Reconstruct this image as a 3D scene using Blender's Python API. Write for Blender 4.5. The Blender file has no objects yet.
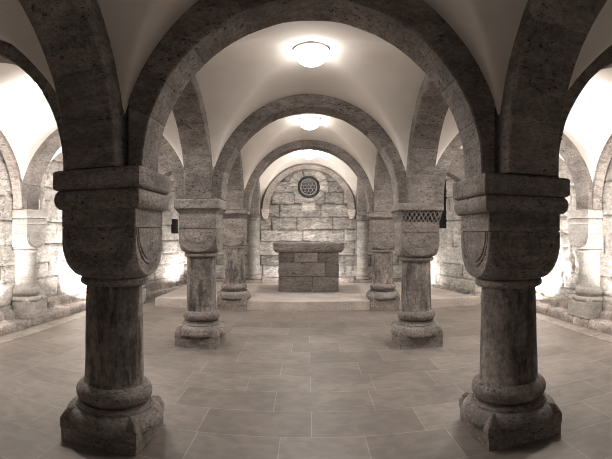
import bpy, bmesh, math, random
import numpy as np
from mathutils import Vector, Matrix

sc = bpy.context.scene
COL = sc.collection
PI = math.pi
rng = np.random.RandomState(7)

# ------------------------------------------------------------------ noise
def _hash(ix, iy, iz):
    h = (ix * 374761393 + iy * 668265263 + iz * 2147483647 + 1013904223) & 0xFFFFFFFF
    h = ((h ^ (h >> 13)) * 1274126177) & 0xFFFFFFFF
    h = ((h ^ (h >> 16)) * 2246822519) & 0xFFFFFFFF
    return ((h ^ (h >> 15)) & 0xFFFFFF) / float(0xFFFFFF)

def vnoise(P):
    P = np.asarray(P, float)
    i = np.floor(P).astype(np.int64)
    f = P - i
    f = f * f * (3 - 2 * f)
    out = 0
    for dx in (0, 1):
        for dy in (0, 1):
            for dz in (0, 1):
                w = (f[..., 0] if dx else 1 - f[..., 0]) * (f[..., 1] if dy else 1 - f[..., 1]) * (f[..., 2] if dz else 1 - f[..., 2])
                out = out + w * _hash(i[..., 0] + dx, i[..., 1] + dy, i[..., 2] + dz)
    return out

def fbm(P, octaves=4):
    P = np.asarray(P, float)
    s, a, t = 0, 1.0, 0
    for k in range(octaves):
        s = s + a * (vnoise(P * 2 ** k + 17.3 * k) - .5)
        t += a
        a *= .5
    return s / t

# ------------------------------------------------------------------ materials
def new_mat(name):
    m = bpy.data.materials.new(name)
    m.use_nodes = True
    nt = m.node_tree
    return m, nt, nt.nodes['Principled BSDF']

def stone_mat(name, base, pit=.5, streak=(3, 3, 16), tone=False, rough=.85, bump=.35, mottle=.25, pit_scale=(16, 16, 60), vein=0.0, grain=30.0, hue=(1.0, .89, .82)):
    m, nt, b = new_mat(name)
    N, L = nt.nodes, nt.links
    tc = N.new('ShaderNodeTexCoord')
    oi = N.new('ShaderNodeObjectInfo')
    vm = N.new('ShaderNodeVectorMath'); vm.operation = 'MULTIPLY_ADD'
    cmb = N.new('ShaderNodeCombineXYZ')
    for k, s in enumerate((13.0, 29.0, 7.0)):
        mu = N.new('ShaderNodeMath'); mu.operation = 'MULTIPLY'; mu.inputs[1].default_value = s
        L.new(oi.outputs['Random'], mu.inputs[0]); L.new(mu.outputs[0], cmb.inputs[k])
    L.new(tc.outputs['Object'], vm.inputs[0]); vm.inputs[1].default_value = (1, 1, 1); L.new(cmb.outputs[0], vm.inputs[2])
    P = vm.outputs[0]
    def noise(scale, detail, vec=None, rough=.6):
        n = N.new('ShaderNodeTexNoise'); n.inputs['Detail'].default_value = detail; n.inputs['Roughness'].default_value = rough
        if isinstance(scale, tuple):
            mp = N.new('ShaderNodeMapping'); mp.inputs['Scale'].default_value = scale
            L.new(P, mp.inputs['Vector']); L.new(mp.outputs[0], n.inputs['Vector']); n.inputs['Scale'].default_value = 1
        else:
            L.new(P, n.inputs['Vector']); n.inputs['Scale'].default_value = scale
        return n.outputs['Fac']
    def ramp(v, a, b_, c0, c1):
        r = N.new('ShaderNodeMapRange'); r.inputs[1].default_value = a; r.inputs[2].default_value = b_
        r.inputs[3].default_value = c0; r.inputs[4].default_value = c1
        L.new(v, r.inputs[0]); return r.outputs[0]
    def mul(a, b_):
        x = N.new('ShaderNodeMath'); x.operation = 'MULTIPLY'
        L.new(a, x.inputs[0])
        if isinstance(b_, (int, float)): x.inputs[1].default_value = b_
        else: L.new(b_, x.inputs[1])
        return x.outputs[0]
    n1 = noise(2.2, 5)
    n2 = noise(streak, 7)
    n3 = noise(9.0, 4)
    n4 = noise(pit_scale, 5, rough=.75)
    n6 = noise(tuple(c * 2.6 for c in pit_scale), 3)
    n7 = noise(grain, 5, rough=.7)
    v = mul(ramp(n1, .38, .62, 1 - mottle * .8, 1 + mottle * .6), ramp(n2, .38, .62, 1 - mottle * .8, 1 + mottle * .6))
    v = mul(v, ramp(n7, .40, .62, 1 - mottle * .9, 1 + mottle * .8))
    pits = ramp(n4, .38, .44, 0, 1)          # 0 in a pit
    gate = ramp(noise(4.5, 4), .40, .58, 1, 0)
    fine = ramp(n6, .36, .44, 1 - pit * .5, 1)
    v = mul(v, fine)
    mx = N.new('ShaderNodeMath'); mx.operation = 'MAXIMUM'; L.new(pits, mx.inputs[0]); L.new(gate, mx.inputs[1])
    v = mul(v, ramp(mx.outputs[0], 0, 1, 1 - pit, 1))
    if vein > 0:
        n5 = noise((6, 6, 1.6), 8, rough=.7)
        v = mul(v, ramp(n5, .40, .52, 1 - vein, 1))
    if tone:
        at = N.new('ShaderNodeAttribute'); at.attribute_name = 'tone'
        v = mul(v, at.outputs['Fac'])
    col = N.new('ShaderNodeVectorMath'); col.operation = 'SCALE'
    hc = [base * h for h in hue]
    col.inputs[0].default_value = hc
    L.new(v, col.inputs['Scale'])
    L.new(col.outputs[0], b.inputs['Base Color'])
    b.inputs['Roughness'].default_value = rough
    b.inputs['Specular IOR Level'].default_value = .25
    hsum = N.new('ShaderNodeMath'); hsum.operation = 'ADD'
    L.new(mul(mx.outputs[0], .6), hsum.inputs[0]); L.new(mul(n2, .9), hsum.inputs[1])
    h2 = N.new('ShaderNodeMath'); h2.operation = 'ADD'
    L.new(hsum.outputs[0], h2.inputs[0]); L.new(mul(n7, 1.0), h2.inputs[1])
    bp = N.new('ShaderNodeBump'); bp.inputs['Strength'].default_value = bump; bp.inputs['Distance'].default_value = .02
    L.new(h2.outputs[0], bp.inputs['Height']); L.new(bp.outputs[0], b.inputs['Normal'])
    return m

def flat_mat(name, col, rough=.5, metal=0.0, emit=None, es=0.0, spec=.4):
    m, nt, b = new_mat(name)
    b.inputs['Base Color'].default_value = (*col, 1)
    b.inputs['Roughness'].default_value = rough
    b.inputs['Metallic'].default_value = metal
    b.inputs['Specular IOR Level'].default_value = spec
    if emit:
        b.inputs['Emission Color'].default_value = (*emit, 1)
        b.inputs['Emission Strength'].default_value = es
    return m

M_COL = stone_mat('column_stone', .26, pit=.85, mottle=.26, bump=.5, pit_scale=(24, 24, 62))
M_SHAFT = stone_mat('shaft_stone', .25, pit=.45, streak=(9, 9, 2.5), mottle=.30, vein=.6, grain=22.0, pit_scale=(26, 26, 9))
M_ARCH = stone_mat('arch_stone', .235, pit=.85, bump=.5, streak=(4, 4, 11), tone=True, mottle=.24, grain=(18.0, 18.0, 40.0), pit_scale=(22, 22, 48))
M_WALL = stone_mat('wall_masonry', .56, pit=.6, streak=(5, 5, 14), tone=True, mottle=.20, bump=.9, grain=(9.0, 9.0, 22.0), hue=(1.0, .945, .885))
M_EAST = stone_mat('end_wall_masonry', .36, pit=.7, streak=(4, 4, 14), tone=True, mottle=.26, bump=1.0, grain=(9.0, 9.0, 26.0), hue=(1.0, .93, .865))
M_PIL = stone_mat('wall_shaft_stone', .30, hue=(1.0, .93, .865), pit=.6, mottle=.24, bump=.4, pit_scale=(18, 18, 40))
M_RESP = stone_mat('lit_column_stone', .46, hue=(1.0, .945, .885), pit=.5, mottle=.16, bump=.4, pit_scale=(24, 24, 62))  # column stone made paler, the strong aisle light put into its colour
M_KERB = stone_mat('kerb_stone', .5, pit=.5, streak=(5, 5, 6), tone=True, mottle=.3, bump=.6)
M_ALTAR = stone_mat('altar_stone', .21, pit=.85, streak=(4, 4, 18), tone=True, mottle=.2, grain=(14.0, 14.0, 30.0), pit_scale=(12, 12, 30))
M_STEP = stone_mat('platform_stone', .46, pit=.15, streak=(2, 5, 5), mottle=.15, bump=.08, rough=.55)
M_IRON = flat_mat('window_iron', (.012, .011, .011), .55)
M_LEAD = flat_mat('window_lead', (.22, .205, .19), .7, 0)
M_GLASS = flat_mat('dark_window_glass', (.006, .006, .007), .25, spec=.3)
M_RIM = flat_mat('lamp_rim_metal', (.35, .33, .31), .4, .6)
M_GLOBE = flat_mat('lamp_opal_glass', (.9, .88, .85), .3, emit=(1.0, .935, .87), es=21)
M_GLOBE5 = flat_mat('middle_lamp_opal_glass', (.9, .88, .85), .3, emit=(1.0, .935, .87), es=30)
M_GLOBE2 = flat_mat('aisle_lamp_opal_glass', (.9, .88, .85), .3, emit=(1.0, .935, .87), es=14)
M_GLOBE3 = flat_mat('altar_lamp_opal_glass', (.9, .88, .85), .3, emit=(1.0, .935, .87), es=70)
M_GLOBE4 = flat_mat('fill_globe_glow', (.9, .88, .85), .3, emit=(1.0, .935, .87), es=26)  # glow of the added fill globe behind the camera
M_FIX = flat_mat('spotlight_housing', (.05, .05, .05), .4, .5)
M_LENS = flat_mat('spotlight_lens', (.9, .88, .85), .3, emit=(1.0, .935, .87), es=12)

# plaster
def plaster():
    m, nt, b = new_mat('vault_plaster')
    N, L = nt.nodes, nt.links
    tc = N.new('ShaderNodeTexCoord')
    n = N.new('ShaderNodeTexNoise'); n.inputs['Scale'].default_value = 1.3; n.inputs['Detail'].default_value = 6
    n2 = N.new('ShaderNodeTexNoise'); n2.inputs['Scale'].default_value = 5; n2.inputs['Detail'].default_value = 5
    L.new(tc.outputs['Object'], n.inputs['Vector']); L.new(tc.outputs['Object'], n2.inputs['Vector'])
    r = N.new('ShaderNodeMapRange'); r.inputs[1].default_value = .3; r.inputs[2].default_value = .7; r.inputs[3].default_value = .86; r.inputs[4].default_value = 1.06
    L.new(n.outputs['Fac'], r.inputs[0])
    c = N.new('ShaderNodeVectorMath'); c.operation = 'SCALE'; c.inputs[0].default_value = (.80, .752, .705)
    L.new(r.outputs[0], c.inputs['Scale']); L.new(c.outputs[0], b.inputs['Base Color'])
    b.inputs['Roughness'].default_value = .9; b.inputs['Specular IOR Level'].default_value = .15
    bp = N.new('ShaderNodeBump'); bp.inputs['Strength'].default_value = .18; bp.inputs['Distance'].default_value = .03
    L.new(n2.outputs['Fac'], bp.inputs['Height']); L.new(bp.outputs[0], b.inputs['Normal'])
    return m
M_PLASTER = plaster()

def floor_mat(name='floor_slabs', bw=.86, rh=.47, mort=.004, c0=.155, c1=.214, mix=1.0):
    m, nt, b = new_mat(name)
    N, L = nt.nodes, nt.links
    tc = N.new('ShaderNodeTexCoord')
    br = N.new('ShaderNodeTexBrick')
    br.offset = .37; br.offset_frequency = 2; br.squash = .72; br.squash_frequency = 3
    br.inputs['Scale'].default_value = 1
    br.inputs['Brick Width'].default_value = bw; br.inputs['Row Height'].default_value = rh
    br.inputs['Mortar Size'].default_value = mort; br.inputs['Mortar Smooth'].default_value = .3; br.inputs['Bias'].default_value = 0
    br.inputs['Color1'].default_value = (c0, c0 * .86, c0 * .76, 1)
    br.inputs['Color2'].default_value = (c1, c1 * .875, c1 * .785, 1)
    br.inputs['Mortar'].default_value = (.29, .26, .235, 1)
    L.new(tc.outputs['Object'], br.inputs['Vector'])
    def noise(scale, det):
        mp = N.new('ShaderNodeMapping'); mp.inputs['Scale'].default_value = scale; mp.inputs['Rotation'].default_value = (0, 0, .5)
        n = N.new('ShaderNodeTexNoise'); n.inputs['Detail'].default_value = det; n.inputs['Scale'].default_value = 1; n.inputs['Distortion'].default_value = .8
        L.new(tc.outputs['Object'], mp.inputs[0]); L.new(mp.outputs[0], n.inputs['Vector'])
        return n.outputs['Fac']
    def mr(v, a, b_, c, d):
        r = N.new('ShaderNodeMapRange'); r.inputs[1].default_value = a; r.inputs[2].default_value = b_; r.inputs[3].default_value = c; r.inputs[4].default_value = d
        L.new(v, r.inputs[0]); return r.outputs[0]
    a = mr(noise((1.6, 1.6, 1), 5), .36, .64, .84, 1.1)
    bb = mr(noise((7.0, 11.0, 1), 8), .38, .62, .86, 1.08)
    x = N.new('ShaderNodeMath'); x.operation = 'MULTIPLY'; L.new(a, x.inputs[0]); L.new(bb, x.inputs[1])
    s = N.new('ShaderNodeVectorMath'); s.operation = 'SCALE'; L.new(br.outputs['Color'], s.inputs[0]); L.new(x.outputs[0], s.inputs['Scale'])
    L.new(s.outputs[0], b.inputs['Base Color'])
    b.inputs['Roughness'].default_value = .5
    b.inputs['Specular IOR Level'].default_value = .35
    bp = N.new('ShaderNodeBump'); bp.inputs['Strength'].default_value = .25; bp.inputs['Distance'].default_value = .004; bp.invert = True
    L.new(br.outputs['Fac'], bp.inputs['Height']); L.new(bp.outputs[0], b.inputs['Normal'])
    return m
M_FLOOR = floor_mat()
M_COBBLE = floor_mat('gutter_cobbles', .13, .10, .016, .26, .40)

# ------------------------------------------------------------------ mesh helpers
def mk(name, verts, faces, mat, parent=None, loc=(0, 0, 0), tone=None, smooth=None, recalc=True):
    me = bpy.data.meshes.new(name)
    me.from_pydata([tuple(v) for v in verts], [], [tuple(f) for f in faces])
    if recalc:
        bm = bmesh.new(); bm.from_mesh(me)
        bmesh.ops.recalc_face_normals(bm, faces=bm.faces)
        bm.to_mesh(me); bm.free()
    if tone is not None:
        at = me.attributes.new('tone', 'FLOAT', 'POINT')
        at.data.foreach_set('value', np.asarray(tone, np.float32))
    if smooth is not None:
        me.shade_smooth()
        me.set_sharp_from_angle(angle=math.radians(smooth))
    me.materials.append(mat)
    o = bpy.data.objects.new(name, me)
    COL.objects.link(o)
    o.location = loc
    if parent: o.parent = parent
    return o

def grid_faces(nu, nv, close_u=False, off=0):
    f = []
    for i in range(nu if close_u else nu - 1):
        i2 = (i + 1) % nu
        for j in range(nv - 1):
            f.append((off + i * nv + j, off + i2 * nv + j, off + i2 * nv + j + 1, off + i * nv + j + 1))
    return f

def tag(o, label, cat=None, group=None, kind=None):
    o['label'] = label
    if cat: o['category'] = cat
    if group: o['group'] = group
    if kind: o['kind'] = kind
    return o

def empty(name, loc, label, cat, group=None):
    o = bpy.data.objects.new(name, None)
    COL.objects.link(o); o.location = loc
    o.empty_display_size = .2
    return tag(o, label, cat, group, 'thing')

def roughen(v, amp, scale=6.0, seed=0.0):
    v = np.asarray(v, float)
    n = np.stack([fbm(v * scale + seed, 3), fbm(v * scale + seed + 31.7, 3), fbm(v * scale + seed + 67.1, 3)], -1)
    return v + n * 2 * amp

def lathe(name, prof, mat, parent, n=72, amp=.003, seed=0, loc=(0, 0, 0), cut=None):
    """prof: list of (radius, z). Closed at both ends."""
    prof = list(prof)
    vs = []
    for k in range(n):
        a = 2 * PI * k / n
        for r, z in prof: vs.append((r * math.cos(a), r * math.sin(a), z))
    f = grid_faces(n, len(prof), True)
    m = len(prof)
    f.append([k * m for k in range(n)]); f.append([k * m + m - 1 for k in range(n)])
    vs = roughen(vs, amp, 7, seed)
    o = mk(name, vs, f, mat, parent, loc, smooth=38)
    if cut: clip(o, cut)
    return o

def clip(o, plane):
    """keep the side the normal points to; plane = (point, normal) in local space"""
    me = o.data
    bm = bmesh.new(); bm.from_mesh(me)
    r = bmesh.ops.bisect_plane(bm, geom=bm.verts[:] + bm.edges[:] + bm.faces[:], plane_co=plane[0], plane_no=plane[1], clear_inner=True)
    ed = [e for e in r['geom_cut'] if isinstance(e, bmesh.types.BMEdge)]
    if ed: bmesh.ops.holes_fill(bm, edges=ed, sides=0)
    bm.to_mesh(me); bm.free()

def square_pts(n, half, rc=.012):
    """closed loop of a square with n points a side and slightly rounded corners"""
    pts = []
    for s in range(4):
        a = s * PI / 2
        for k in range(n):
            t = -1 + 2 * k / n
            x, y = half, half * t
            if k == 0:
                x, y = half - rc * .5, -half + rc * .5
            pts.append((x * math.cos(a) - y * math.sin(a), x * math.sin(a) + y * math.cos(a)))
    return pts

def square_loft(name, prof, mat, parent, n=12, amp=.003, seed=0, rc=.012, smooth=35, depth=None, cut=None):
    """prof: list of (half, z) bottom to top. depth(side_t, level) gives an inward offset"""
    vs = []
    loops = [square_pts(n, h, rc) for h, z in prof]
    m = len(prof)
    for k in range(4 * n):
        for j, (h, z) in enumerate(prof):
            x, y = loops[j][k]
            if depth is not None:
                d = depth(k % n / n, j)
                s = k // n
                a = s * PI / 2
                x -= d * math.cos(a); y -= d * math.sin(a)
            vs.append((x, y, z))
    f = grid_faces(4 * n, m, True)
    f.append([k * m for k in range(4 * n)]); f.append([k * m + m - 1 for k in range(4 * n)])
    if amp: vs = roughen(vs, amp, 6, seed)
    o = mk(name, vs, f, mat, parent, smooth=smooth)
    if cut: clip(o, cut)
    return o

def arc_prof(r, zc, hh, out, n=9):
    """half-round moulding: radius r at the widest, centre zc, half height hh, bulging by out"""
    return [(r - out + out * math.cos(t), zc + hh * math.sin(t)) for t in np.linspace(-PI / 2, PI / 2, n)]

# ------------------------------------------------------------------ masonry
class Masonry:
    def __init__(self, seed, length, height, ch=(.2, .4), bl=(.45, 1.1), rough=.012, joint=.012, jdepth=.03, spread=(.78, 1.1)):
        r = np.random.RandomState(seed)
        self.z = [0.0]
        while self.z[-1] < height: self.z.append(self.z[-1] + r.uniform(*ch))
        self.rows = []
        for k in range(len(self.z) - 1):
            e = [-r.uniform(.1, bl[1])]
            while e[-1] < length: e.append(e[-1] + r.uniform(*bl))
            self.rows.append((np.array(e), r.uniform(spread[0], spread[1], len(e)), r.uniform(-1, 1, len(e))))
        self.z = np.array(self.z)
        self.rough, self.joint, self.jd, self.seed = rough, joint, jdepth, seed
    def __call__(self, U, V):
        P = np.stack([U, V, np.full_like(U, self.seed * 3.1)], -1)
        wob = fbm(P * 3, 3) * .03
        wob2 = fbm(P * 3 + 50, 3) * .03
        Uw, Vw = U + wob, V + wob2
        D = np.zeros_like(U); T = np.ones_like(U)
        k = np.clip(np.searchsorted(self.z, Vw, 'right') - 1, 0, len(self.rows) - 1)
        edge = np.minimum(np.abs(Vw - self.z[k]), np.abs(self.z[k + 1] - Vw))
        for row in range(len(self.rows)):
            msk = k == row
            if not msk.any(): continue
            e, t, d = self.rows[row]
            i = np.clip(np.searchsorted(e, Uw[msk], 'right') - 1, 0, len(e) - 2)
            ed = np.minimum(Uw[msk] - e[i], e[i + 1] - Uw[msk])
            edge[msk] = np.minimum(edge[msk], ed)
            D[msk] = d[i] * self.rough * .7
            T[msk] = t[i]
        D += fbm(P * 9, 4) * self.rough * 2.6
        g = np.clip(1 - edge / self.joint, 0, 1)
        D -= np.where(edge < self.joint, self.jd, 0) * (1 if True else 0) * np.minimum(1, g * 2)
        T = np.where(edge < self.joint * .9, T * .55, T)
        T = T * (1 + fbm(P * 2.3 + 9, 3) * .5)
        return D, T

def path_wall(name, path, height, step, masonry, label, extra=None, z0=0.0):
    """rough stone wall along a plan path; the room lies to the right of the direction of travel"""
    us, pts, nrm = [], [], []
    acc = 0.0
    segn = []
    for k in range(len(path) - 1):
        a, b = Vector(path[k]), Vector(path[k + 1])
        d = (b - a).normalized(); segn.append(Vector((d.y, -d.x)))
    for k in range(len(path) - 1):
        a, b = Vector(path[k]), Vector(path[k + 1])
        L = (b - a).length
        n = max(1, int(round(L / step)))
        for i in range(n + (1 if k == len(path) - 2 else 0)):
            p = a.lerp(b, i / n)
            nn = segn[k]
            if i == 0 and k > 0: nn = (segn[k - 1] + segn[k])
            pts.append((p.x, p.y)); nrm.append((nn.x, nn.y)); us.append(acc + L * i / n)
        acc += L
    pts, nrm, us = np.array(pts), np.array(nrm), np.array(us)
    vz = np.linspace(z0, height, int(round((height - z0) / step)) + 1)
    U, V = np.meshgrid(us, vz, indexing='ij')
    D, T = masonry(U, V)
    X0 = np.repeat(pts[:, 0:1], len(vz), 1); Y0 = np.repeat(pts[:, 1:2], len(vz), 1)
    D = np.minimum(D, .03)
    if extra: D, T = extra(U, V, X0, Y0, D, T)
    X = X0 + nrm[:, 0:1] * D; Y = Y0 + nrm[:, 1:2] * D
    vs = np.stack([X, Y, V], -1).reshape(-1, 3)
    o = mk(name, vs, grid_faces(len(us), len(vz)), M_WALL, tone=T.reshape(-1), recalc=False)
    o.data.shade_smooth()
    return tag(o, label, None, None, 'structure')

# ------------------------------------------------------------------ plan
CX = -.035                       # the photographer stands a little left of the nave's middle
XN = 1.435                       # column axes
ROW = {0: .25, 1: 3.09, 2: 5.94, 3: 8.85, 4: 11.85}
HW = .18                         # half the width of the arches
WL, WR = -4.47, 4.42             # side walls
ZS = 1.97
PIER = 3.38

# ------------------------------------------------------------------ floor
v = [(-4.9, -1.4, 0), (4.9, -1.4, 0), (4.9, 12.4, 0), (-4.9, 12.4, 0)]
o = mk('floor', v, [(0, 1, 2, 3)], M_FLOOR)
tag(o, 'pale rectangular stone slabs paving the whole crypt floor', kind='structure')
for nm, xa, xb in (('trim_1', WL + .36, WL + .62), ('trim_2', WR - .62, WR - .36)):
    v = [(xa, .3, .004), (xb, .3, .004), (xb, 8.7, .004), (xa, 8.7, .004)]
    o = mk(nm, [(x, y, 0) for x, y, z in v] + v, [(4, 5, 6, 7), (0, 1, 5, 4), (1, 2, 6, 5), (2, 3, 7, 6), (3, 0, 4, 7)], M_COBBLE)
    tag(o, 'narrow strip of small cobbles along the %s kerb' % ('left' if xa < 0 else 'right'), kind='structure')

# platform with the altar
bm = bmesh.new()
py0, py1 = 8.63, 11.95
pl = [(-3.06, py0), (3.46, py0), (3.46, 9.0), (2.85, py1), (-3.06, py1)]
b0 = [bm.verts.new((x, y, 0)) for x, y in pl]; b1 = [bm.verts.new((x, y, .176)) for x, y in pl]
top = bm.faces.new(b1)
for k in range(5): bm.faces.new((b0[k], b0[(k + 1) % 5], b1[(k + 1) % 5], b1[k]))
bmesh.ops.bevel(bm, geom=[e for e in top.edges], offset=.014, segments=2, profile=.6, affect='EDGES')
bmesh.ops.recalc_face_normals(bm, faces=bm.faces)
me = bpy.data.meshes.new('altar_platform'); bm.to_mesh(me); bm.free(); me.materials.append(M_STEP)
o = bpy.data.objects.new('altar_platform', me); COL.objects.link(o)
tag(o, 'low pale stone platform one step high carrying the altar', kind='structure')
# ------------------------------------------------------------------ walls
mL = Masonry(3, 14, 3.8, (.22, .42), (.4, .95), .016)
SL = []
def left_extra(U, V, X, Y, D, T):
    flat = (X < WL + .01) & (np.abs(Y - ROW[2] - .1) < .46)
    D = np.where(flat, np.minimum(D, 0), D)
    slot = (Y > 11.2) & (Y < 11.62) & (V > 1.50) & (V < 1.85)
    D = np.where(slot, -.35, D)
    return D, T
path_wall('wall_left', [(WL, .2), (WL, 8.71), (-PIER, 8.73), (-PIER - .02, 9.0), (-3.99, 9.1), (-3.32, 12.0)], 3.55, .03, mL,
          'rough stone side wall on the left, brightly lit from below', left_extra)
mR = Masonry(11, 14, 3.8, (.22, .42), (.4, 1.0), .016)
def right_extra(U, V, X, Y, D, T):
    flat = (X > WR - .01) & (np.abs(Y - ROW[2] - .1) < .46)
    rub = (X > WR - .01) & (Y > 6.3) & (V < 1.9)
    P = np.stack([Y * 9, V * 9, U * 0], -1)
    D = np.where(rub, D + fbm(P, 4) * .07, D)
    D = np.where(flat, np.minimum(D, 0), D)
    slot = (Y > 10.08) & (Y < 10.62) & (V > 1.60) & (V < 2.75)
    D = np.where(slot, -.40, D)
    return D, T
path_wall('wall_right', [(2.72, 12.0), (PIER + .05, 9.05), (PIER + .02, 8.73), (WR, 8.71), (WR, .2)], 3.55, .03, mR,
          'rough stone side wall on the right, brightly lit from below', right_extra)

WY = 11.85
WIN = (0.01, 2.70)
mE = Masonry(5, 7, 3.8, (.24, .38), (.5, 1.25), .028, .016, .04, (.62, 1.12))
def east_extra(U, V, X, Y, D, T):
    dx, dz = X - WIN[0], V - WIN[1]
    r = np.hypot(dx, dz); a = np.degrees(np.arctan2(dz, dx))
    ring = (r < .53) & (r > .30) & (a > -18) & (a < 178)
    low = (r < .42) & (r > .30) & ((a <= -18) | (a >= 178))
    key = (np.abs(dx) < .16 - (dz + .4) * .1) & (dz < -.40) & (dz > -.62)
    P = np.stack([X * 6, V * 6, X * 0], -1)
    sm = fbm(P, 3) * .012
    for msk, t, off in ((ring, 1.3, .006), (low, 1.05, -.01), (key, 1.4, .004)):
        D = np.where(msk, off + sm, D); T = np.where(msk, t, T)
    line = (np.abs(r - .53) < .011) & (a > -18) & (a < 178)
    line |= (np.abs(r - .42) < .010) & ((a <= -18) | (a >= 178)) & (dz > -.42)
    for aa in (-18, 24, 66, 112, 150, 178): line |= (np.abs((a - aa) * PI / 180 * r) < .010) & (r > .3) & (r < .53)
    D = np.where(line, -.015, D); T = np.where(line, .7, T)
    D = np.where(r < .28, -.12, D)
    resp = (np.abs(np.abs(X) - 1.42) < .22)
    D = np.where(resp, np.minimum(D, 0), D)
    return D, T
path_wall('wall_back', [(-3.45, WY), (2.85, WY)], 3.5, .0225, mE, 'coursed rough stone end wall behind the altar', east_extra).data.materials[0] = M_EAST

# entrance end behind the camera: two wall blocks and a vaulted niche in which the camera stands
vs, fs = [], []
def quad(a, b, c, d):
    k = len(vs); vs.extend([a, b, c, d]); fs.append((k, k + 1, k + 2, k + 3))
for s, w in ((-1, WL - .1), (1, WR + .1)):
    quad((s * 1.15, .2, 0), (w, .2, 0), (w, .2, 3.6), (s * 1.15, .2, 3.6))
    quad((s * 1.15, .2, 0), (s * 1.15, .2, 1.95), (s * 1.15, -1.3, 1.95), (s * 1.15, -1.3, 0))
na = 24
for k in range(na):
    a, b = PI * k / na, PI * (k + 1) / na
    p, q = (1.15 * math.cos(a), 1.95 + 1.15 * math.sin(a)), (1.15 * math.cos(b), 1.95 + 1.15 * math.sin(b))
    quad((p[0], .2, p[1]), (q[0], .2, q[1]), (q[0], -1.3, q[1]), (p[0], -1.3, p[1]))
    quad((p[0], .2, p[1]), (q[0], .2, q[1]), (q[0], .2, 3.6), (p[0], .2, 3.6))
quad((-1.15, -1.3, 0), (1.15, -1.3, 0), (1.15, -1.3, 3.2), (-1.15, -1.3, 3.2))
o = mk('wall_front', vs, fs, M_WALL, tone=[.6] * len(vs), recalc=False)
tag(o, 'stone entrance wall at the near end of the crypt', kind='structure')

# ------------------------------------------------------------------ kerbs along the walls
def kerb(name, path, label, seed, width=.30, z0=0.0, h=.13, foot=.27):
    prof = [(-.02, foot + .02), (min(.05, width * .2), foot), (min(.09, width * .27), foot - .03), (.10 if width > .2 else width * .3, h + .015), (min(.14, width * .5), h), (min(.2, width * .7), h), (width - .02, h), (width, h - .02), (width + .01, h * .5 + z0 * .5), (width + .01, z0 - .005)]
    pr = []
    for k in range(len(prof) - 1):
        for t in (0, .5): pr.append(tuple(np.array(prof[k]) * (1 - t) + np.array(prof[k + 1]) * t))
    pr.append(prof[-1])
    pts = []
    for k in range(len(path) - 1):
        a, b = Vector(path[k]), Vector(path[k + 1]); L = (b - a).length; n = max(2, int(L / .04)); d = (b - a).normalized()
        for i in range(n + (1 if k == len(path) - 2 else 0)): pts.append((a.lerp(b, i / n), Vector((d.y, -d.x)), L * i / n + k * 3.3))
    vs, tn = [], []
    r = np.random.RandomState(seed)
    cuts = np.cumsum(r.uniform(.35, .9, 60)); tt = r.uniform(.7, 1.15, 61); hh = r.uniform(-.02, .02, 61)
    for p, n, u in pts:
        i = int(np.searchsorted(cuts, u)); e = min(abs(u - cuts[i]), abs(u - cuts[i - 1]) if i else 9)
        for off, z in pr:
            g = .02 if e < .022 else 0
            vs.append((p.x + n.x * (off - g), p.y + n.y * (off - g), max(z0 - .005, z + (hh[i] * (1.5 if off < .11 else .5) - g * .6) * (1 if z > z0 + .05 else 0))))
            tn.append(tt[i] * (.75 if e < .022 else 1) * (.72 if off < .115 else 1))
    vs = roughen(vs, .02, 8, seed)
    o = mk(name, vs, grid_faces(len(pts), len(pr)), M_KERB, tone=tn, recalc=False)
    o.data.shade_smooth()
    return tag(o, label, None, None, 'structure')
kerb('baseboard_left', [(WL, .25), (WL, 8.7)], 'low rough stone kerb along the foot of the left wall', 21)
kerb('baseboard_right', [(WR, 8.7), (WR, .25)], 'low rough stone kerb along the foot of the right wall', 22)
kerb('baseboard_left_chamber', [(-3.97, 9.1), (-3.34, 11.85)], 'dark stone footing of the slanting wall beyond the left arcade', 23, .2, 0, .1, .26)
kerb('baseboard_right_chamber', [(2.80, 11.7), (PIER, 9.1)], 'dark stone footing of the slanting wall beyond the right arcade', 24, .08, .17, .19, .22)
kerb('baseboard_back', [(-1.22, WY), (1.22, WY)], 'low stone ledge along the end wall behind the altar', 25, .10, .17, .33, .36)

# ------------------------------------------------------------------ columns
def spur_mesh(name, half, zb, hs, parent, sx, sy, seed, cut=None):
    n = 13
    a0 = half * .64
    xs = np.linspace(a0, half, n)
    X, Y = np.meshgrid(xs, xs, indexing='ij')
    d = np.hypot(X, Y)
    t = np.clip((d - half * 1.20) / (half * .20), 0, 1)
    Z = zb + hs * 1.15 * (1 - .55 * t ** 1.5) * (1 - np.clip(np.abs(X - Y) / (half * .37), 0, 1) ** 1.4)
    vs = np.stack([X * sx, Y * sy, Z], -1).reshape(-1, 3)
    f = grid_faces(n, n)
    vs = [tuple(p) for p in vs]
    k0 = len(vs)
    edge = [i * n + n - 1 for i in range(n)] + [(n - 1) * n + j for j in range(n - 2, -1, -1)]
    for e in edge: vs.append((vs[e][0], vs[e][1], zb - .012))
    for k in range(len(edge) - 1): f.append((edge[k], edge[k + 1], k0 + k + 1, k0 + k))
    o = mk(name, vs, f, M_COL, parent, smooth=40)
    if cut: clip(o, cut)
    return o

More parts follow.
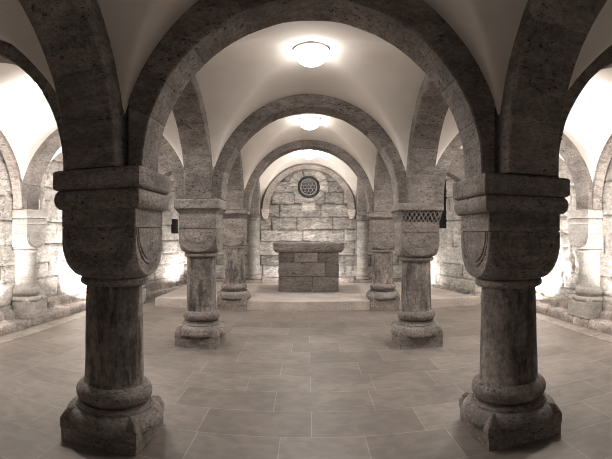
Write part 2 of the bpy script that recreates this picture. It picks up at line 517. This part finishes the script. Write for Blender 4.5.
def capital_mesh(s, zc, zb, ztop, rb, parent, seed, cut=None):
    """cushion capital: square block above zc, ball-cut shields below"""
    zs = np.concatenate([np.linspace(zb, zc - .004, 72), [zc - .002, zc + .002], np.linspace(zc + .006, ztop, 8)])
    n = 84
    vs = []
    for k in range(4 * n):
        q = k // n; t = -1 + 2 * (k % n) / n
        ang = q * PI / 2 + math.atan(t)
        c0 = math.cos(math.atan(t))
        for z in zs:
            sq = s / c0
            if abs(t) == 1: sq -= .006
            tt = (zc - z) / (zc - zb)
            rho = rb + (s * 1.415 - rb) * max(0.0, 1 - tt ** 2.5) ** .56 if z < zc else 9
            r = min(sq, rho)
            w = s * t; dd = math.hypot(w, z - zc)
            if r >= sq - 1e-6:
                if z < zc and (abs(dd - s * .80) < .008 or (s > .27 and abs(dd - s * .92) < .007)): r -= (.010 if s > .27 else .006)
                if abs(z - zc) < .003: r -= .010
            vs.append((r * math.cos(ang), r * math.sin(ang), z))
    m = len(zs)
    f = grid_faces(4 * n, m, True)
    f.append([k * m for k in range(4 * n)]); f.append([k * m + m - 1 for k in range(4 * n)])
    vs = roughen(vs, .003, 6, seed)
    o = mk('capital', vs, f, M_COL, parent, smooth=28)
    if cut: clip(o, cut)
    return o

def column(name, x, y, P, label, cat='column', group=None, z0=0.0, seed=0, cut=None):
    """P: measures of one column"""
    root = empty(name, (x, y, z0), label, cat, group)
    h = P['half']; zp = P['plinth']
    o = square_loft('plinth', [(h, 0), (h, zp - .012), (h - .01, zp)], M_COL, root, 10, .005, seed, cut=cut)
    for sx in (-1, 1):
        for sy in (-1, 1):
            if cut and (Vector((sx * h, sy * h, 0)) - Vector(cut[0])).dot(Vector(cut[1])) < 0: continue
            spur_mesh('corner_spur', h, zp, P['spur'], root, sx, sy, seed, cut)
    tl, tu = P['tl'], P['tu']      # (centre, half height, radius)
    out = (tl[1] + tl[0] - zp) * .62
    prof = [(tl[2] - out + out * math.cos(t), tl[0] + (tl[1] if t > 0 else tl[0] - zp + .012) * math.sin(t)) for t in np.linspace(-PI / 2, PI / 2, 17)]
    neck = P['rs1'] + .035
    z_a, z_b = tl[0] + tl[1], tu[0] - tu[1]
    prof += [(tl[2] - out + .004, z_a + .003), (tl[2] - out + .002, z_a + .016), (neck + .022, z_a + .019), (neck + .01, z_a + (z_b - z_a) * .35), (neck, z_a + (z_b - z_a) * .7), (neck + .005, z_b)]
    prof += arc_prof(tu[2], tu[0], tu[1], tu[1], 13)
    lathe('base', prof, M_COL, root, 72, .004, seed + 1, cut=cut)
    zr, rr = P['ring']             # ring centre, radius
    z_s = tu[0] + tu[1] - .012
    lathe('shaft', [(P['rs1'] + .012, z_s), (P['rs1'], z_s + .03)] + [(P['rs1'] + (P['rs2'] - P['rs1']) * t, z_s + .03 + (zr - .03 - z_s) * t) for t in np.linspace(.05, 1, 14)],
          M_SHAFT, root, 64, .004, seed + 2, cut=cut)
    lathe('neck_ring', arc_prof(rr, zr, .032, .034, 9), M_COL, root, 64, .003, seed + 3, cut=cut)
    s, zc, zt = P['s'], P['zc'], P['zt']
    capital_mesh(s, zc, zr + .03, zt, rr - .02, root, seed + 4, cut)
    H, za = P['H'], P['top']
    st = P['style']
    if st == 'roll':
        zg = P['groove']
        square_loft('roll_moulding', [(s - .004, zt)] + arc_prof(H - .006, (zt + zg - .008) / 2, (zg - .008 - zt) / 2, (zg - zt) * .27, 11) + [(H - .035, zg - .006)], M_COL, root, 12, .004, seed + 5, cut=cut)
        square_loft('abacus', [(H - .02, zg - .008), (H - .004, zg + .004), (H, zg + .015), (H, za - .012), (H - .01, za)], M_COL, root, 12, .005, seed + 6, cut=cut)
    elif st == 'plain':
        zg = P['groove']
        square_loft('abacus', [(s, zt), (s + .006, zt + .02), (H - .012, zg - .01), (H, zg), (H, za - .012), (H - .01, za)], M_COL, root, 12, .004, seed + 6, cut=cut)
    else:
        zg = P['groove']
        nl = 31
        cells = P.get('cells', 9); rows = 1.5
        def dep(t, j):
            if j == 0 or j == nl - 1: return 0
            fy = j / (nl - 1) * rows; fx = t * cells
            a = abs((fx % 1) - .5) + abs((fy % 1) - .5)
            b_ = abs(((fx + .5) % 1) - .5) + abs(((fy + .5) % 1) - .5)
            return .075 if (a < .33 or b_ < .33) and .2 < fx < cells - .2 else 0
        square_loft('checker_band', [(s + .003 + (H - .02 - s) * (k / (nl - 1)), zt + (zg - zt) * k / (nl - 1)) for k in range(nl)], M_COL, root, cells * 10, 0, seed, smooth=None, depth=dep, cut=cut)
        square_loft('abacus', [(H - .01, zg), (H, zg + .012), (H, za - .012), (H - .01, za)], M_COL, root, 12, .004, seed + 6, cut=cut)
    return root

def base_params(k):
    return {
        1: dict(half=.298, plinth=.10, spur=.11, tl=(.142, .080, .366), tu=(.325, .070, .288)),
        2: dict(half=.293, plinth=.13, spur=.12, tl=(.170, .100, .350), tu=(.392, .070, .254)),
        3: dict(half=.288, plinth=.19, spur=.11, tl=(.240, .110, .340), tu=(.432, .060, .258)),
    }[k]
cols = [
    (-1, 1, dict(rs1=.225, rs2=.210, ring=(1.145, .255), s=.288, zc=1.533, zt=1.664, groove=1.81, H=.340, top=1.943, style='roll'),
     'dark pitted stone column nearest on the left, with thick rolled moulding under its abacus'),
    (1, 1, dict(rs1=.225, rs2=.208, ring=(1.125, .262), s=.288, zc=1.506, zt=1.636, groove=1.77, H=.345, top=1.903, style='roll'),
     'dark pitted stone column nearest on the right, with thick rolled moulding under its abacus'),
    (-1, 2, dict(rs1=.200, rs2=.194, ring=(1.205, .232), s=.250, zc=1.550, zt=1.735, groove=1.815, H=.307, top=1.935, style='plain'),
     'stone column with plain flared abacus, second from the front in the left row'),
    (1, 2, dict(rs1=.205, rs2=.196, ring=(1.148, .238), s=.255, zc=1.502, zt=1.640, groove=1.782, H=.307, top=1.878, style='checker', cells=9),
     'stone column with carved checker band below its abacus, second in the right row'),
    (-1, 3, dict(rs1=.212, rs2=.205, ring=(1.205, .235), s=.232, zc=1.545, zt=1.77, groove=1.862, H=.288, top=1.945, style='checker', cells=11),
     'stone column left of the altar at the platform edge, thin checker band under its abacus'),
    (1, 3, dict(rs1=.212, rs2=.200, ring=(1.140, .235), s=.235, zc=1.495, zt=1.74, groove=1.80, H=.286, top=1.895, style='plain'),
     'plain stone column right of the altar at the platform edge'),
]
for i, (sx, rw, P, lab) in enumerate(cols):
    column('stone_column', sx * (XN + {(1, 1): .035, (-1, 1): .01, (-1, 2): .02, (1, 3): .035, (-1, 3): .05}.get((sx, rw), 0)), ROW[rw] + (.04 if sx > 0 and rw == 1 else 0), dict(base_params(rw), **P), lab, 'column', 'free-standing stone columns', 0, 10 * i + 3)

# engaged columns on the side walls
RP = dict(half=.30, plinth=.25, spur=.07, tl=(.290, .045, .315), tu=(.410, .075, .290), rs1=.232, rs2=.225, ring=(1.075, .262), s=.290, zc=1.36, zt=1.50, groove=1.61, H=.310, top=1.74, style='roll')
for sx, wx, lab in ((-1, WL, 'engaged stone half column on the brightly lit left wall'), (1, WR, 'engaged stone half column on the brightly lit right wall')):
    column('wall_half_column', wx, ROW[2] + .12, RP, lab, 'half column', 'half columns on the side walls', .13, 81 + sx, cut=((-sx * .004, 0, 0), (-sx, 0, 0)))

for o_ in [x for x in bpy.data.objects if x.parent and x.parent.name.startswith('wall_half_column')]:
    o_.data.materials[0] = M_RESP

# tall thin responds on the end wall
EP = dict(half=.20, plinth=.07, spur=.03, tl=(.10, .032, .195), tu=(.185, .026, .178), rs1=.150, rs2=.146)
def respond(x, lab):
    root = empty('wall_shaft', (x, WY, .176), lab, 'wall shaft', 'wall shafts on the end wall')
    cut = ((0, -.004, 0), (0, -1, 0))
    square_loft('plinth', [(.2, 0), (.2, .075), (.19, .085)], M_COL, root, 8, .004, 5, cut=cut)
    prof = [(.15, .08)] + arc_prof(.19, .12, .035, .035, 9) + [(.158, .165), (.156, .18)] + arc_prof(.174, .205, .025, .025, 7)
    lathe('base', prof, M_COL, root, 48, .003, 6, cut=cut)
    lathe('shaft', [(.152 - .004 * t, .22 + 1.38 * t) for t in np.linspace(0, 1, 12)], M_PIL, root, 48, .004, 7, cut=cut)
    lathe('capital', [(.148, 1.60), (.165, 1.61), (.165, 1.635), (.15, 1.645), (.16, 1.70), (.18, 1.74), (.185, 1.772)], M_COL, root, 48, .004, 8, cut=cut)
    return root
respond(-1.43, 'thin round wall shaft left of the altar on the end wall')
respond(1.43, 'thin round wall shaft right of the altar on the end wall')

# ------------------------------------------------------------------ arches
def arch(label, axis, cx, cy, w0, w1, R, RE, zs, Lm, Lp, footm, footp, seed, kz=1.0, kzo=1.0, group='stone arches', cat='arch', name='stone_arch', joints=11, tone=(.82, 1.12), mat=None):
    r = np.random.RandomState(seed)
    js = np.linspace(0, PI, joints + 1)
    js[1:-1] += r.uniform(-.05, .05, joints - 1)
    js[0], js[-1] = 0, PI
    js = js[1:-1]
    th = []
    n = 110
    for t in np.linspace(0, PI, n): th.append((t, 0))
    dl = .004 / R
    th = [(t, 0) for t, g in th if np.min(np.abs(js - t)) > .012]
    for j in js: th += [(j - dl * 1.6, 0), (j - dl * .5, 1), (j + dl * .5, 1), (j + dl * 1.6, 0)]
    th.sort()
    tones = r.uniform(*tone, joints)
    nS, nR = 8, 5
    ch = .012
    wl = [w0 + ch] + list(np.linspace(w0 + ch, w1 - ch, nS + 1))[1:-1] + [w1 - ch]
    sect = [(0, w) for w in wl]                                    # soffit
    rs = [None] * 0
    ft = [0] + list(np.linspace(0, 1, nR + 1))[1:]
    vs, tn = [], []
    def ring(inner, outer, groove, tone_):
        """inner/outer: (t,z) points"""
        I, O = np.array(inner), np.array(outer)
        d = (O - I); L = np.linalg.norm(d); d = d / max(L, 1e-6)
        pts = []
        g = .003 * groove
        for w in wl: pts.append((*(I + d * g), w))
        for f in np.linspace(0, 1, nR + 1): pts.append((*(I + d * (ch + (L - ch) * f)), w1 - g))
        for f in np.linspace(1, 0, nR + 1): pts.append((*(I + d * (ch + (L - ch) * f)), w0 + g))
        vs.extend(pts); tn.extend([tone_ * (.9 if groove else 1)] * len(pts))
        return len(pts)
    zf = [footp]
    m = None
    for z in np.linspace(footp, zs - .004, 4):
        m = ring((R, z), (Lp, z), 0, tones[0])
    for t, g in th:
        i = int(np.searchsorted(js, t))
        c, s_ = math.cos(t), math.sin(t)
        L = (Lp if c > 0 else Lm)
        ro = min(RE, L / max(abs(c), 1e-6))
        ring((R * c, zs + R * kz * s_), (ro * c, zs + ro * kzo * s_), g, tones[min(i, joints - 1)])
    for z in np.linspace(zs - .004, footm, 4):
        ring((-R, z), (-Lm, z), 0, tones[-1])
    nring = len(vs) // m
    f = []
    for i in range(nring - 1):
        for j in range(m):
            f.append((i * m + j, (i + 1) * m + j, (i + 1) * m + (j + 1) % m, i * m + (j + 1) % m))
    f.append(list(range(m))); f.append([(nring - 1) * m + j for j in range(m)])
    V = np.array(vs)                                               # columns t, z, w
    if axis == 'x': W = np.stack([V[:, 0], V[:, 2], V[:, 1] - zs], -1)
    else: W = np.stack([V[:, 2], V[:, 0], V[:, 1] - zs], -1)
    nn = np.stack([fbm(W * 5 + seed, 3), fbm(W * 5 + seed + 40, 3), fbm(W * 5 + seed + 80, 3)], -1) * .014
    # keep the butting ends and feet in place
    lim = np.where(V[:, 0] > 0, Lp, Lm)
    keep = np.clip((lim - np.abs(V[:, 0])) / .08, 0, 1) * np.clip((V[:, 1] - np.where(V[:, 0] > 0, footp, footm)) / .08, 0, 1)
    wm = (w0 + w1) / 2
    ax = 1 if axis == 'x' else 0
    nn[:, ax] = -np.sign(V[:, 2] - wm) * np.abs(nn[:, ax])
    W = W + nn * keep[:, None]
    o = mk(name, W, f, mat or M_ARCH, None, (cx, cy, zs), tone=tn, smooth=35)
    tag(o, label, cat, group, 'thing')
    return o

ZT = {(-1, 1): 1.943, (1, 1): 1.903, (-1, 2): 1.935, (1, 2): 1.878, (-1, 3): 1.945, (1, 3): 1.895}
e = .007
Ln = XN - HW - .002
# across the nave
RT = 1.155
arch('wide dark arch across the nave between the two nearest columns', 'x', 0, ROW[1], -HW, HW, RT, 1.55, ZS, Ln, Ln, ZT[-1, 1] + e, ZT[1, 1] + e, 101, kz=.92)
arch('arch across the nave between the second pair of columns', 'x', 0, ROW[2], -HW, HW, RT - .01, 1.55, ZS, Ln, Ln, ZT[-1, 2] + e, ZT[1, 2] + e, 102)
arch('arch across the nave at the platform edge in front of the altar', 'x', 0, ROW[3], -HW, HW, RT + .01, 1.60, ZS, Ln, Ln, ZT[-1, 3] + e, ZT[1, 3] + e, 103, kz=1.02)
# along the nave
names = {-1: 'left', 1: 'right'}
for sx in (-1, 1):
    S = names[sx]
    top1, top2, top3 = ZT[sx, 1] + e, ZT[sx, 2] + e, ZT[sx, 3] + e
    g = 'arches along the nave'
    cy = (ROW[0] + ROW[1]) / 2; L = (ROW[1] - ROW[0]) / 2 - e
    arch('broad dark arch rising from the nearest %s column toward the viewer' % S, 'y', sx * XN, cy, (-.25 if sx < 0 else -.15), (.15 if sx < 0 else .25), 1.08, 1.62, ZS, L, L, 0.0, top1, 110 + sx, group=g)
    cy = (ROW[1] + ROW[2]) / 2; L = (ROW[2] - ROW[1]) / 2 - e
    arch('arch between the first and second columns of the %s row' % S, 'y', sx * XN, cy, -HW, HW, 1.14, 1.62, ZS, L, L, top1, top2, 120 + sx, group=g)
    cy = (ROW[2] + ROW[3]) / 2; L = (ROW[3] - ROW[2]) / 2 - e
    arch('arch between the second and third columns of the %s row' % S, 'y', sx * XN, cy, -HW, HW, 1.17, 1.62, ZS, L, L, top2, top3, 130 + sx, group=g)
    ye = WY - .03
    cy = (ROW[3] + ye) / 2; L = (ye - ROW[3]) / 2 - e
    arch('arch from the %s altar column back to the end wall' % S, 'y', sx * XN, cy, -HW, HW, 1.20, 1.62, ZS, L, L, top3, 1.960, 140 + sx, group=g)
    # aisle arches
    g = 'arches across the side aisles'
    wx = (WL if sx < 0 else WR)
    xin = sx * (XN + HW + .002); xout = wx - sx * .219
    cx = (sx * XN + wx + sx * .05) / 2
    a, b = (xout - cx, cx - xin) if sx < 0 else (cx - xin, xout - cx)
    Lm, Lp = (abs(xout - cx), abs(xin - cx)) if sx < 0 else (abs(xin - cx), abs(xout - cx))
    for rw, lab in ((1, 'dark arch across the %s aisle beside the nearest column' % S), (2, 'arch across the %s aisle from the second column to the wall' % S)):
        t = ZT[sx, rw] + e
        lm, lp = Lm, Lp
        if rw == 1:
            if sx < 0: lp -= .072
            else: lm -= .072
        fm, fp = (1.872 if rw == 2 else 1.9, t) if sx < 0 else (t, 1.872 if rw == 2 else 1.9)
        arch(lab, 'x', cx, ROW[rw], -HW, HW, min(lm, lp) - (.09 if rw == 1 else .07), 1.62, ZS, lm, lp, fm, fp, 150 + 3 * rw + sx, kz=.97, group=g)
    xo = sx * (PIER - .03)
    cx = (xin + xo) / 2; L = abs(xo - xin) / 2
    t = ZT[sx, 3] + e
    fm, fp = (1.945, t) if sx < 0 else (t, 1.945)
    arch('narrow arch under a stone wall beside the %s altar column' % S, 'x', cx, ROW[3], -HW + .02, HW - .02, L - .02, 2.2, ZS, L, L, fm, fp, 170 + sx, group=g, kz=.95, kzo=.85, joints=9)
    # wall arches
    g = 'arches on the side walls'
    for a, b, lab, sd in ((ROW[1], ROW[2], 'wall arch on the %s side wall nearer than the half column' % S, 1), (ROW[2], 8.68, 'wall arch on the %s side wall beyond the half column' % S, 2)):
        L = (b - a) / 2 - e
        w = (.04, .215) if sx < 0 else (-.215, -.04)
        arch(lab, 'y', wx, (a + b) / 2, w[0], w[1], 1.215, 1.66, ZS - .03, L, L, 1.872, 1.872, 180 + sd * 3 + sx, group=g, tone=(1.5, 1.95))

# arch on the end wall, with its two corbels
o = arch('half round stone rib on the end wall framing the round window', 'x', .005, WY, -.17, -.05, 1.03, 1.20, 2.12, 1.235, 1.235, 2.10, 2.10, 191, kzo=.95, group='end wall arch', joints=13, tone=(1.35, 1.7))
for sx in (-1, 1):
    pv = []
    lev = [(0.0, .10, .06), (.05, .13, .10), (.13, .17, .15), (.17, .20, .175), (.235, .205, .18)]
    for z, w, d in lev:
        pv += [(-w / 2, -.05, z), (w / 2, -.05, z), (w / 2, -d, z), (-w / 2, -d, z)]
    pf = [(4 * k + i, 4 * k + (i + 1) % 4, 4 * k + 4 + (i + 1) % 4, 4 * k + 4 + i) for k in range(len(lev) - 1) for i in range(4)] + [(0, 1, 2, 3), (16, 17, 18, 19)]
    mk('corbel', pv, pf, M_ARCH, o, (sx * 1.13, 0, -.255), tone=[2.2] * len(pv))

# ------------------------------------------------------------------ vaults
def vault(x0, x1, y0, y1, label, H=1.265, dome=.11, n=72, dr=.022):
    cx, cy, hx, hy = (x0 + x1) / 2, (y0 + y1) / 2, (x1 - x0) / 2, (y1 - y0) / 2
    Rx, Ry = hx + dr, hy + .03
    X, Y = np.meshgrid(np.linspace(-hx, hx, n + 1), np.linspace(-hy, hy, n + 1), indexing='ij')
    fx, fy = np.sqrt(1 - (X / Rx) ** 2), np.sqrt(1 - (Y / Ry) ** 2)
    k = .005
    sm = np.maximum(fx, fy) + k * np.log1p(np.exp(-np.abs(fx - fy) / k)) - k * math.log(2) * (1 - np.clip(np.abs(fx - fy) / .3, 0, 1)) * 0
    Z = H * sm + dome * (1 - (X / hx) ** 2) * (1 - (Y / hy) ** 2)
    P = np.stack([X + cx, Y + cy, Z], -1)
    Z = Z + fbm(P * 1.5, 3) * .02
    vs = np.stack([X, Y, Z], -1).reshape(-1, 3)
    o = mk('ceiling', vs, grid_faces(n + 1, n + 1), M_PLASTER, None, (cx, cy, ZS - .01), recalc=False)
    o.data.shade_smooth()
    return tag(o, label, None, None, 'structure')
q = .012
xi = XN - HW + q
bays = [(ROW[0] - .06, ROW[1] - HW + q), (ROW[1] + HW - q, ROW[2] - HW + q), (ROW[2] + HW - q, ROW[3] - HW + q), (ROW[3] + HW - q, WY + .02)]
wh = ['nearest the viewer', 'behind the first pair of columns', 'behind the second pair of columns', 'at the altar end']
for k, (a, b) in enumerate(bays):
    vault(-xi - (.05 if k == 0 else 0), xi + (.05 if k == 0 else 0), a, b, 'white plastered groin vault of the nave bay %s' % wh[k], H=1.31 if k < 2 else 1.33, dome=.07, dr=.024)
    oo = .07 if k == 0 else 0
    vault(WL + .19, -XN - HW + q - oo, a, b, 'white plastered groin vault of the left aisle bay %s' % wh[k])
    vault(XN + HW - q + oo, WR - .19, a, b, 'white plastered groin vault of the right aisle bay %s' % wh[k])

# ------------------------------------------------------------------ altar
al = empty('stone_altar', (0, 10.05, .176), 'massive block altar of grey stone on the platform before the end wall', 'altar')
W2, DP = .68, .86
def block(x0, x1, z0, z1, t, sd):
    bm = bmesh.new()
    bmesh.ops.create_cube(bm, size=1)
    for v in bm.verts: v.co = Vector((x0 + (v.co.x + .5) * (x1 - x0), (v.co.y + .5) * DP, z0 + (v.co.z + .5) * (z1 - z0)))
    bmesh.ops.subdivide_edges(bm, edges=bm.edges[:], cuts=5, use_grid_fill=True)
    bmesh.ops.bevel(bm, geom=[e for e in bm.edges if e.calc_face_angle(0) > 1], offset=.010, segments=2, affect='EDGES')
    V = np.array([v.co[:] for v in bm.verts]); V = roughen(V, .003, 9, sd)
    for v, c in zip(bm.verts, V): v.co = c
    me = bpy.data.meshes.new('stone_block'); bm.to_mesh(me); bm.free()
    at = me.attributes.new('tone', 'FLOAT', 'POINT'); at.data.foreach_set('value', np.full(len(me.vertices), t, np.float32))
    me.materials.append(M_ALTAR)
    o = bpy.data.objects.new('stone_block', me); COL.objects.link(o); o.parent = al
g = .006
lay = [(0, .342, [-W2, .08, W2], (.9, 1.0)), (.342, .66, [-W2, .385, W2], (1.0, .85)), (.66, .872, [-W2, -.33, .21, W2], (.62, 1.25, .85))]
sd = 0
for z0, z1, xs, ts in lay:
    for k in range(len(xs) - 1):
        sd += 1
        block(xs[k] + g, xs[k + 1] - g, z0 + g * .5, z1 - g * .5, ts[k], sd * 3.7)
# altar slab with a rounded lower edge
hxs, hys = .795, .50
prof = [(-.10, .872), (-.075, .876), (-.045, .895), (-.018, .925), (-.004, .955), (0, .985), (0, 1.075), (-.012, 1.09)]
vs = []
base = []
nx, ny = 16, 8
for k in range(nx): base.append((-1 + 2 * k / nx, -1))
for k in range(ny): base.append((1, -1 + 2 * k / ny))
for k in range(nx): base.append((1 - 2 * k / nx, 1))
for k in range(ny): base.append((-1, 1 - 2 * k / ny))
for bx, by in base:
    for o_, z in prof: vs.append((bx * (hxs + o_), DP / 2 + by * (hys + o_), z))
m = len(prof); nb = len(base)
f = grid_faces(nb, m, True); f.append([k * m for k in range(nb)]); f.append([k * m + m - 1 for k in range(nb)])
mk('altar_slab', roughen(vs, .004, 5, 3), f, M_ALTAR, al, tone=[1.2] * len(vs), smooth=40)

# ------------------------------------------------------------------ round window
wr = bpy.data.objects.new('window_1', None); COL.objects.link(wr); wr.location = (WIN[0], WY - .005, WIN[1])
tag(wr, 'small round leaded window in the end wall above the altar', kind='structure')
def torus_y(name, R, r, mat, parent, y=0, n=64, m=10, c=(0, 0)):
    vs = [((R + r * math.cos(b)) * math.cos(a) + c[0], r * math.sin(b) + y, (R + r * math.cos(b)) * math.sin(a) + c[1]) for a in np.linspace(0, 2 * PI, n, False) for b in np.linspace(0, 2 * PI, m, False)]
    f = [(i * m + j, ((i + 1) % n) * m + j, ((i + 1) % n) * m + (j + 1) % m, i * m + (j + 1) % m) for i in range(n) for j in range(m)]
    o = mk(name, vs, f, mat, parent, smooth=60)
    return o
torus_y('window_frame', .262, .028, M_IRON, wr)
torus_y('inner_ring', .212, .019, M_LEAD, wr, .0)
# lead lattice: one mesh of round cells
vs, f = [], []
sp = .098
n_, m_ = 18, 6
for i in range(-3, 4):
    for j in range(-3, 4):
        x, z = sp * (i + .5 * j), sp * .866 * j
        if math.hypot(x, z) > .175: continue
        k0 = len(vs)
        for a in np.linspace(0, 2 * PI, n_, False):
            for b in np.linspace(0, 2 * PI, m_, False):
                rr = .0485 + .0062 * math.cos(b)
                vs.append((x + rr * math.cos(a),   .0062 * math.sin(b), z + rr * math.sin(a)))
        f += [(k0 + p * m_ + q_, k0 + ((p + 1) % n_) * m_ + q_, k0 + ((p + 1) % n_) * m_ + (q_ + 1) % m_, k0 + p * m_ + (q_ + 1) % m_) for p in range(n_) for q_ in range(m_)]
mk('lead_lattice', vs, f, M_LEAD, wr, smooth=60)
vs = [(.27 * math.cos(a), y, .27 * math.sin(a)) for y in (.015, .025) for a in np.linspace(0, 2 * PI, 48, False)]
f = [list(range(48)), list(range(48, 96))] + [(k, (k + 1) % 48, 48 + (k + 1) % 48, 48 + k) for k in range(48)]
mk('window_pane', vs, f, M_GLASS, wr)
# the slit openings of the chamber walls
def pane(name, a, b, z0, z1, label):
    d = Vector((b[0] - a[0], b[1] - a[1])).normalized() ; n = Vector((d.y, -d.x)) * .02
    vs = [(a[0], a[1], z0), (b[0], b[1], z0), (b[0], b[1], z1), (a[0], a[1], z1)]
    vs += [(x + n.x, y + n.y, z) for x, y, z in vs]
    o = mk(name, vs, [(0, 1, 2, 3), (4, 5, 6, 7), (0, 1, 5, 4), (1, 2, 6, 5), (2, 3, 7, 6), (3, 0, 4, 7)], M_GLASS)
    tag(o, label, kind='structure')
def on(p, q_, y, off):
    t = (y - p[1]) / (q_[1] - p[1]); d = Vector((q_[0] - p[0], q_[1] - p[1])).normalized(); n = Vector((d.y, -d.x))
    return (p[0] + t * (q_[0] - p[0]) + n.x * off, y + n.y * off)
pL = ((-3.99, 9.1), (-3.32, 12.0)); pR = ((2.72, 12.0), (PIER + .05, 9.05))
pane('window_2', on(*pL, 11.18, -.09), on(*pL, 11.64, -.09), 1.48, 1.87, 'small dark square opening in the stone wall beside the second left column')
pane('window_3', on(*pR, 10.64, -.09), on(*pR, 10.06, -.09), 1.58, 2.77, 'tall dark slit opening in the stone wall beside the second right column')

# ------------------------------------------------------------------ lamps
def lamp(x, y, label, zc=3.325, gm=None, pw=52):
    root = empty('ceiling_lamp', (x, y, zc), label, 'ceiling lamp', 'globe lamps under the vaults')
    lathe('lamp_rim', [(.12, .05), (.180, .04), (.186, .03), (.186, .004), (.178, -.002), (.10, -.002)], M_RIM, root, 48, 0)
    pw = max(pw, .01)
    ld = bpy.data.lights.new('lamp_light', 'SPOT'); ld.energy = pw; ld.color = (1, .935, .87); ld.shadow_soft_size = .10
    ld.spot_size = math.radians(166); ld.spot_blend = .35
    lo = bpy.data.objects.new('lamp_light', ld); COL.objects.link(lo); lo.parent = root; lo.location = (0, 0, -.17)
    lathe('glass_bowl', [(.176 * math.cos(t), .004 - .15 * math.sin(t)) for t in np.linspace(0, PI / 2 - .02, 14)], gm or M_GLOBE, root, 48, 0)
    return root
by = [(a + b) / 2 for a, b in bays]
lamp(.01, by[1], 'glowing globe lamp on the nave vault, nearest and largest of the three in line', 3.32)
lamp(.01, by[2], 'glowing globe lamp on the nave vault, middle one of the three in line', 3.34, M_GLOBE5)
lamp(.01, by[3] - .1, 'glowing globe lamp above the altar, partly behind the third arch', 3.33, M_GLOBE3, 30)
tag(lathe('added_fill_globe', [(.10 * math.cos(t), .10 * math.sin(t)) for t in np.linspace(-PI / 2 + .05, PI / 2 - .05, 16)], M_GLOBE4, None, 32, 0, loc=(0, -1.18, 2.2)), 'added fill globe in the entrance niche behind the viewer', 'fill light', None, 'thing')  # added unseen light that brightens the near column fronts from behind the camera
for sx, S in ((-1, 'left'), (1, 'right')):
    ax = (WL + .19 - XN - HW) / 2 if sx < 0 else (WR - .19 + XN + HW) / 2
    lamp(ax, by[1], 'globe lamp on the %s aisle vault beside the half column' % S, 3.30, M_GLOBE2, 135)
    lamp(ax, by[2], 'globe lamp on the %s aisle vault near the altar end' % S, 3.30)

def spot(x, y, z, power, label, aim, dz=.13, cone=150, grp='floor spotlights against the walls'):
    root = empty('floor_spotlight', (x, y, z), label, 'floor spotlight', grp)
    lathe('housing', [(.06, 0), (.065, .01), (.065, .07), (.055, .08)], M_FIX, root, 24, 0)
    lathe('lens', [(.05, .08), (.048, .088), (.02, .092)], M_LENS, root, 24, 0)
    ld = bpy.data.lights.new('spotlight_beam', 'SPOT'); ld.energy = power; ld.color = (1, .935, .87); ld.shadow_soft_size = .05
    ld.spot_size = math.radians(cone); ld.spot_blend = .5
    lo = bpy.data.objects.new('spotlight_beam', ld); COL.objects.link(lo); lo.parent = root; lo.location = (0, 0, dz)
    lo.rotation_euler = Vector(aim).to_track_quat('-Z', 'Y').to_euler()
spot(-4.03, 8.2, 0, 400, 'floor spotlight by the left wall kerb, behind the nearest left column', (-.5, -.3, 1), cone=110)
spot(3.98, 7.95, 0, 400, 'floor spotlight by the right wall kerb, behind the nearest right column', (.5, -.3, 1), cone=110)
spot(-4.0, 4.35, 0, 330, 'floor spotlight by the left wall kerb on the near side of the half column', (-.45, .45, 1), cone=100)
spot(3.95, 4.35, 0, 330, 'floor spotlight by the right wall kerb on the near side of the half column', (.45, .45, 1), cone=100)
spot(-3.05, 11.35, .176, 52, 'floor spotlight in the corner beyond the second left column', (-.7, -.1, 1))
spot(2.55, 10.9, .176, 52, 'floor spotlight in the corner beyond the second right column', (.7, -.1, 1))
spot(-.25, 11.2, .176, 66, 'floor spotlight behind the altar, nearer its left end', (-.5, .7, 1))
spot(.25, 11.2, .176, 66, 'floor spotlight behind the altar, nearer its right end', (.5, .7, 1))

# ------------------------------------------------------------------ world, camera
w = bpy.data.worlds.new('World'); sc.world = w; w.use_nodes = True
w.node_tree.nodes['Background'].inputs[0].default_value = (0, 0, 0, 1)
w.node_tree.nodes['Background'].inputs[1].default_value = 0
cd = bpy.data.cameras.new('camera'); cam = bpy.data.objects.new('camera', cd); COL.objects.link(cam); sc.camera = cam
cam.location = (CX, 0, 1.5); cam.rotation_euler = (PI / 2, 0, 0)
cd.type = 'PANO'; cd.panorama_type = 'CENTRAL_CYLINDRICAL'      # the photograph is a stitched cylindrical panorama
F = 450.0
cd.central_cylindrical_range_u_min = -307 / F; cd.central_cylindrical_range_u_max = 305 / F
cd.central_cylindrical_range_v_min = -226.5 / F; cd.central_cylindrical_range_v_max = 232.5 / F
cd.central_cylindrical_radius = 1.0
cd.clip_start = .02
sc.view_settings.view_transform = 'Standard'; sc.view_settings.look = 'None'
sc.view_settings.gamma = 1; sc.view_settings.use_curve_mapping = False
sc.view_settings.exposure = 0.6
sc.cycles.use_denoising = True
sc.cycles.diffuse_bounces = 8; sc.cycles.max_bounces = 12
sc.cycles.sample_clamp_indirect = 6
sc.cycles.filter_width = 1.0
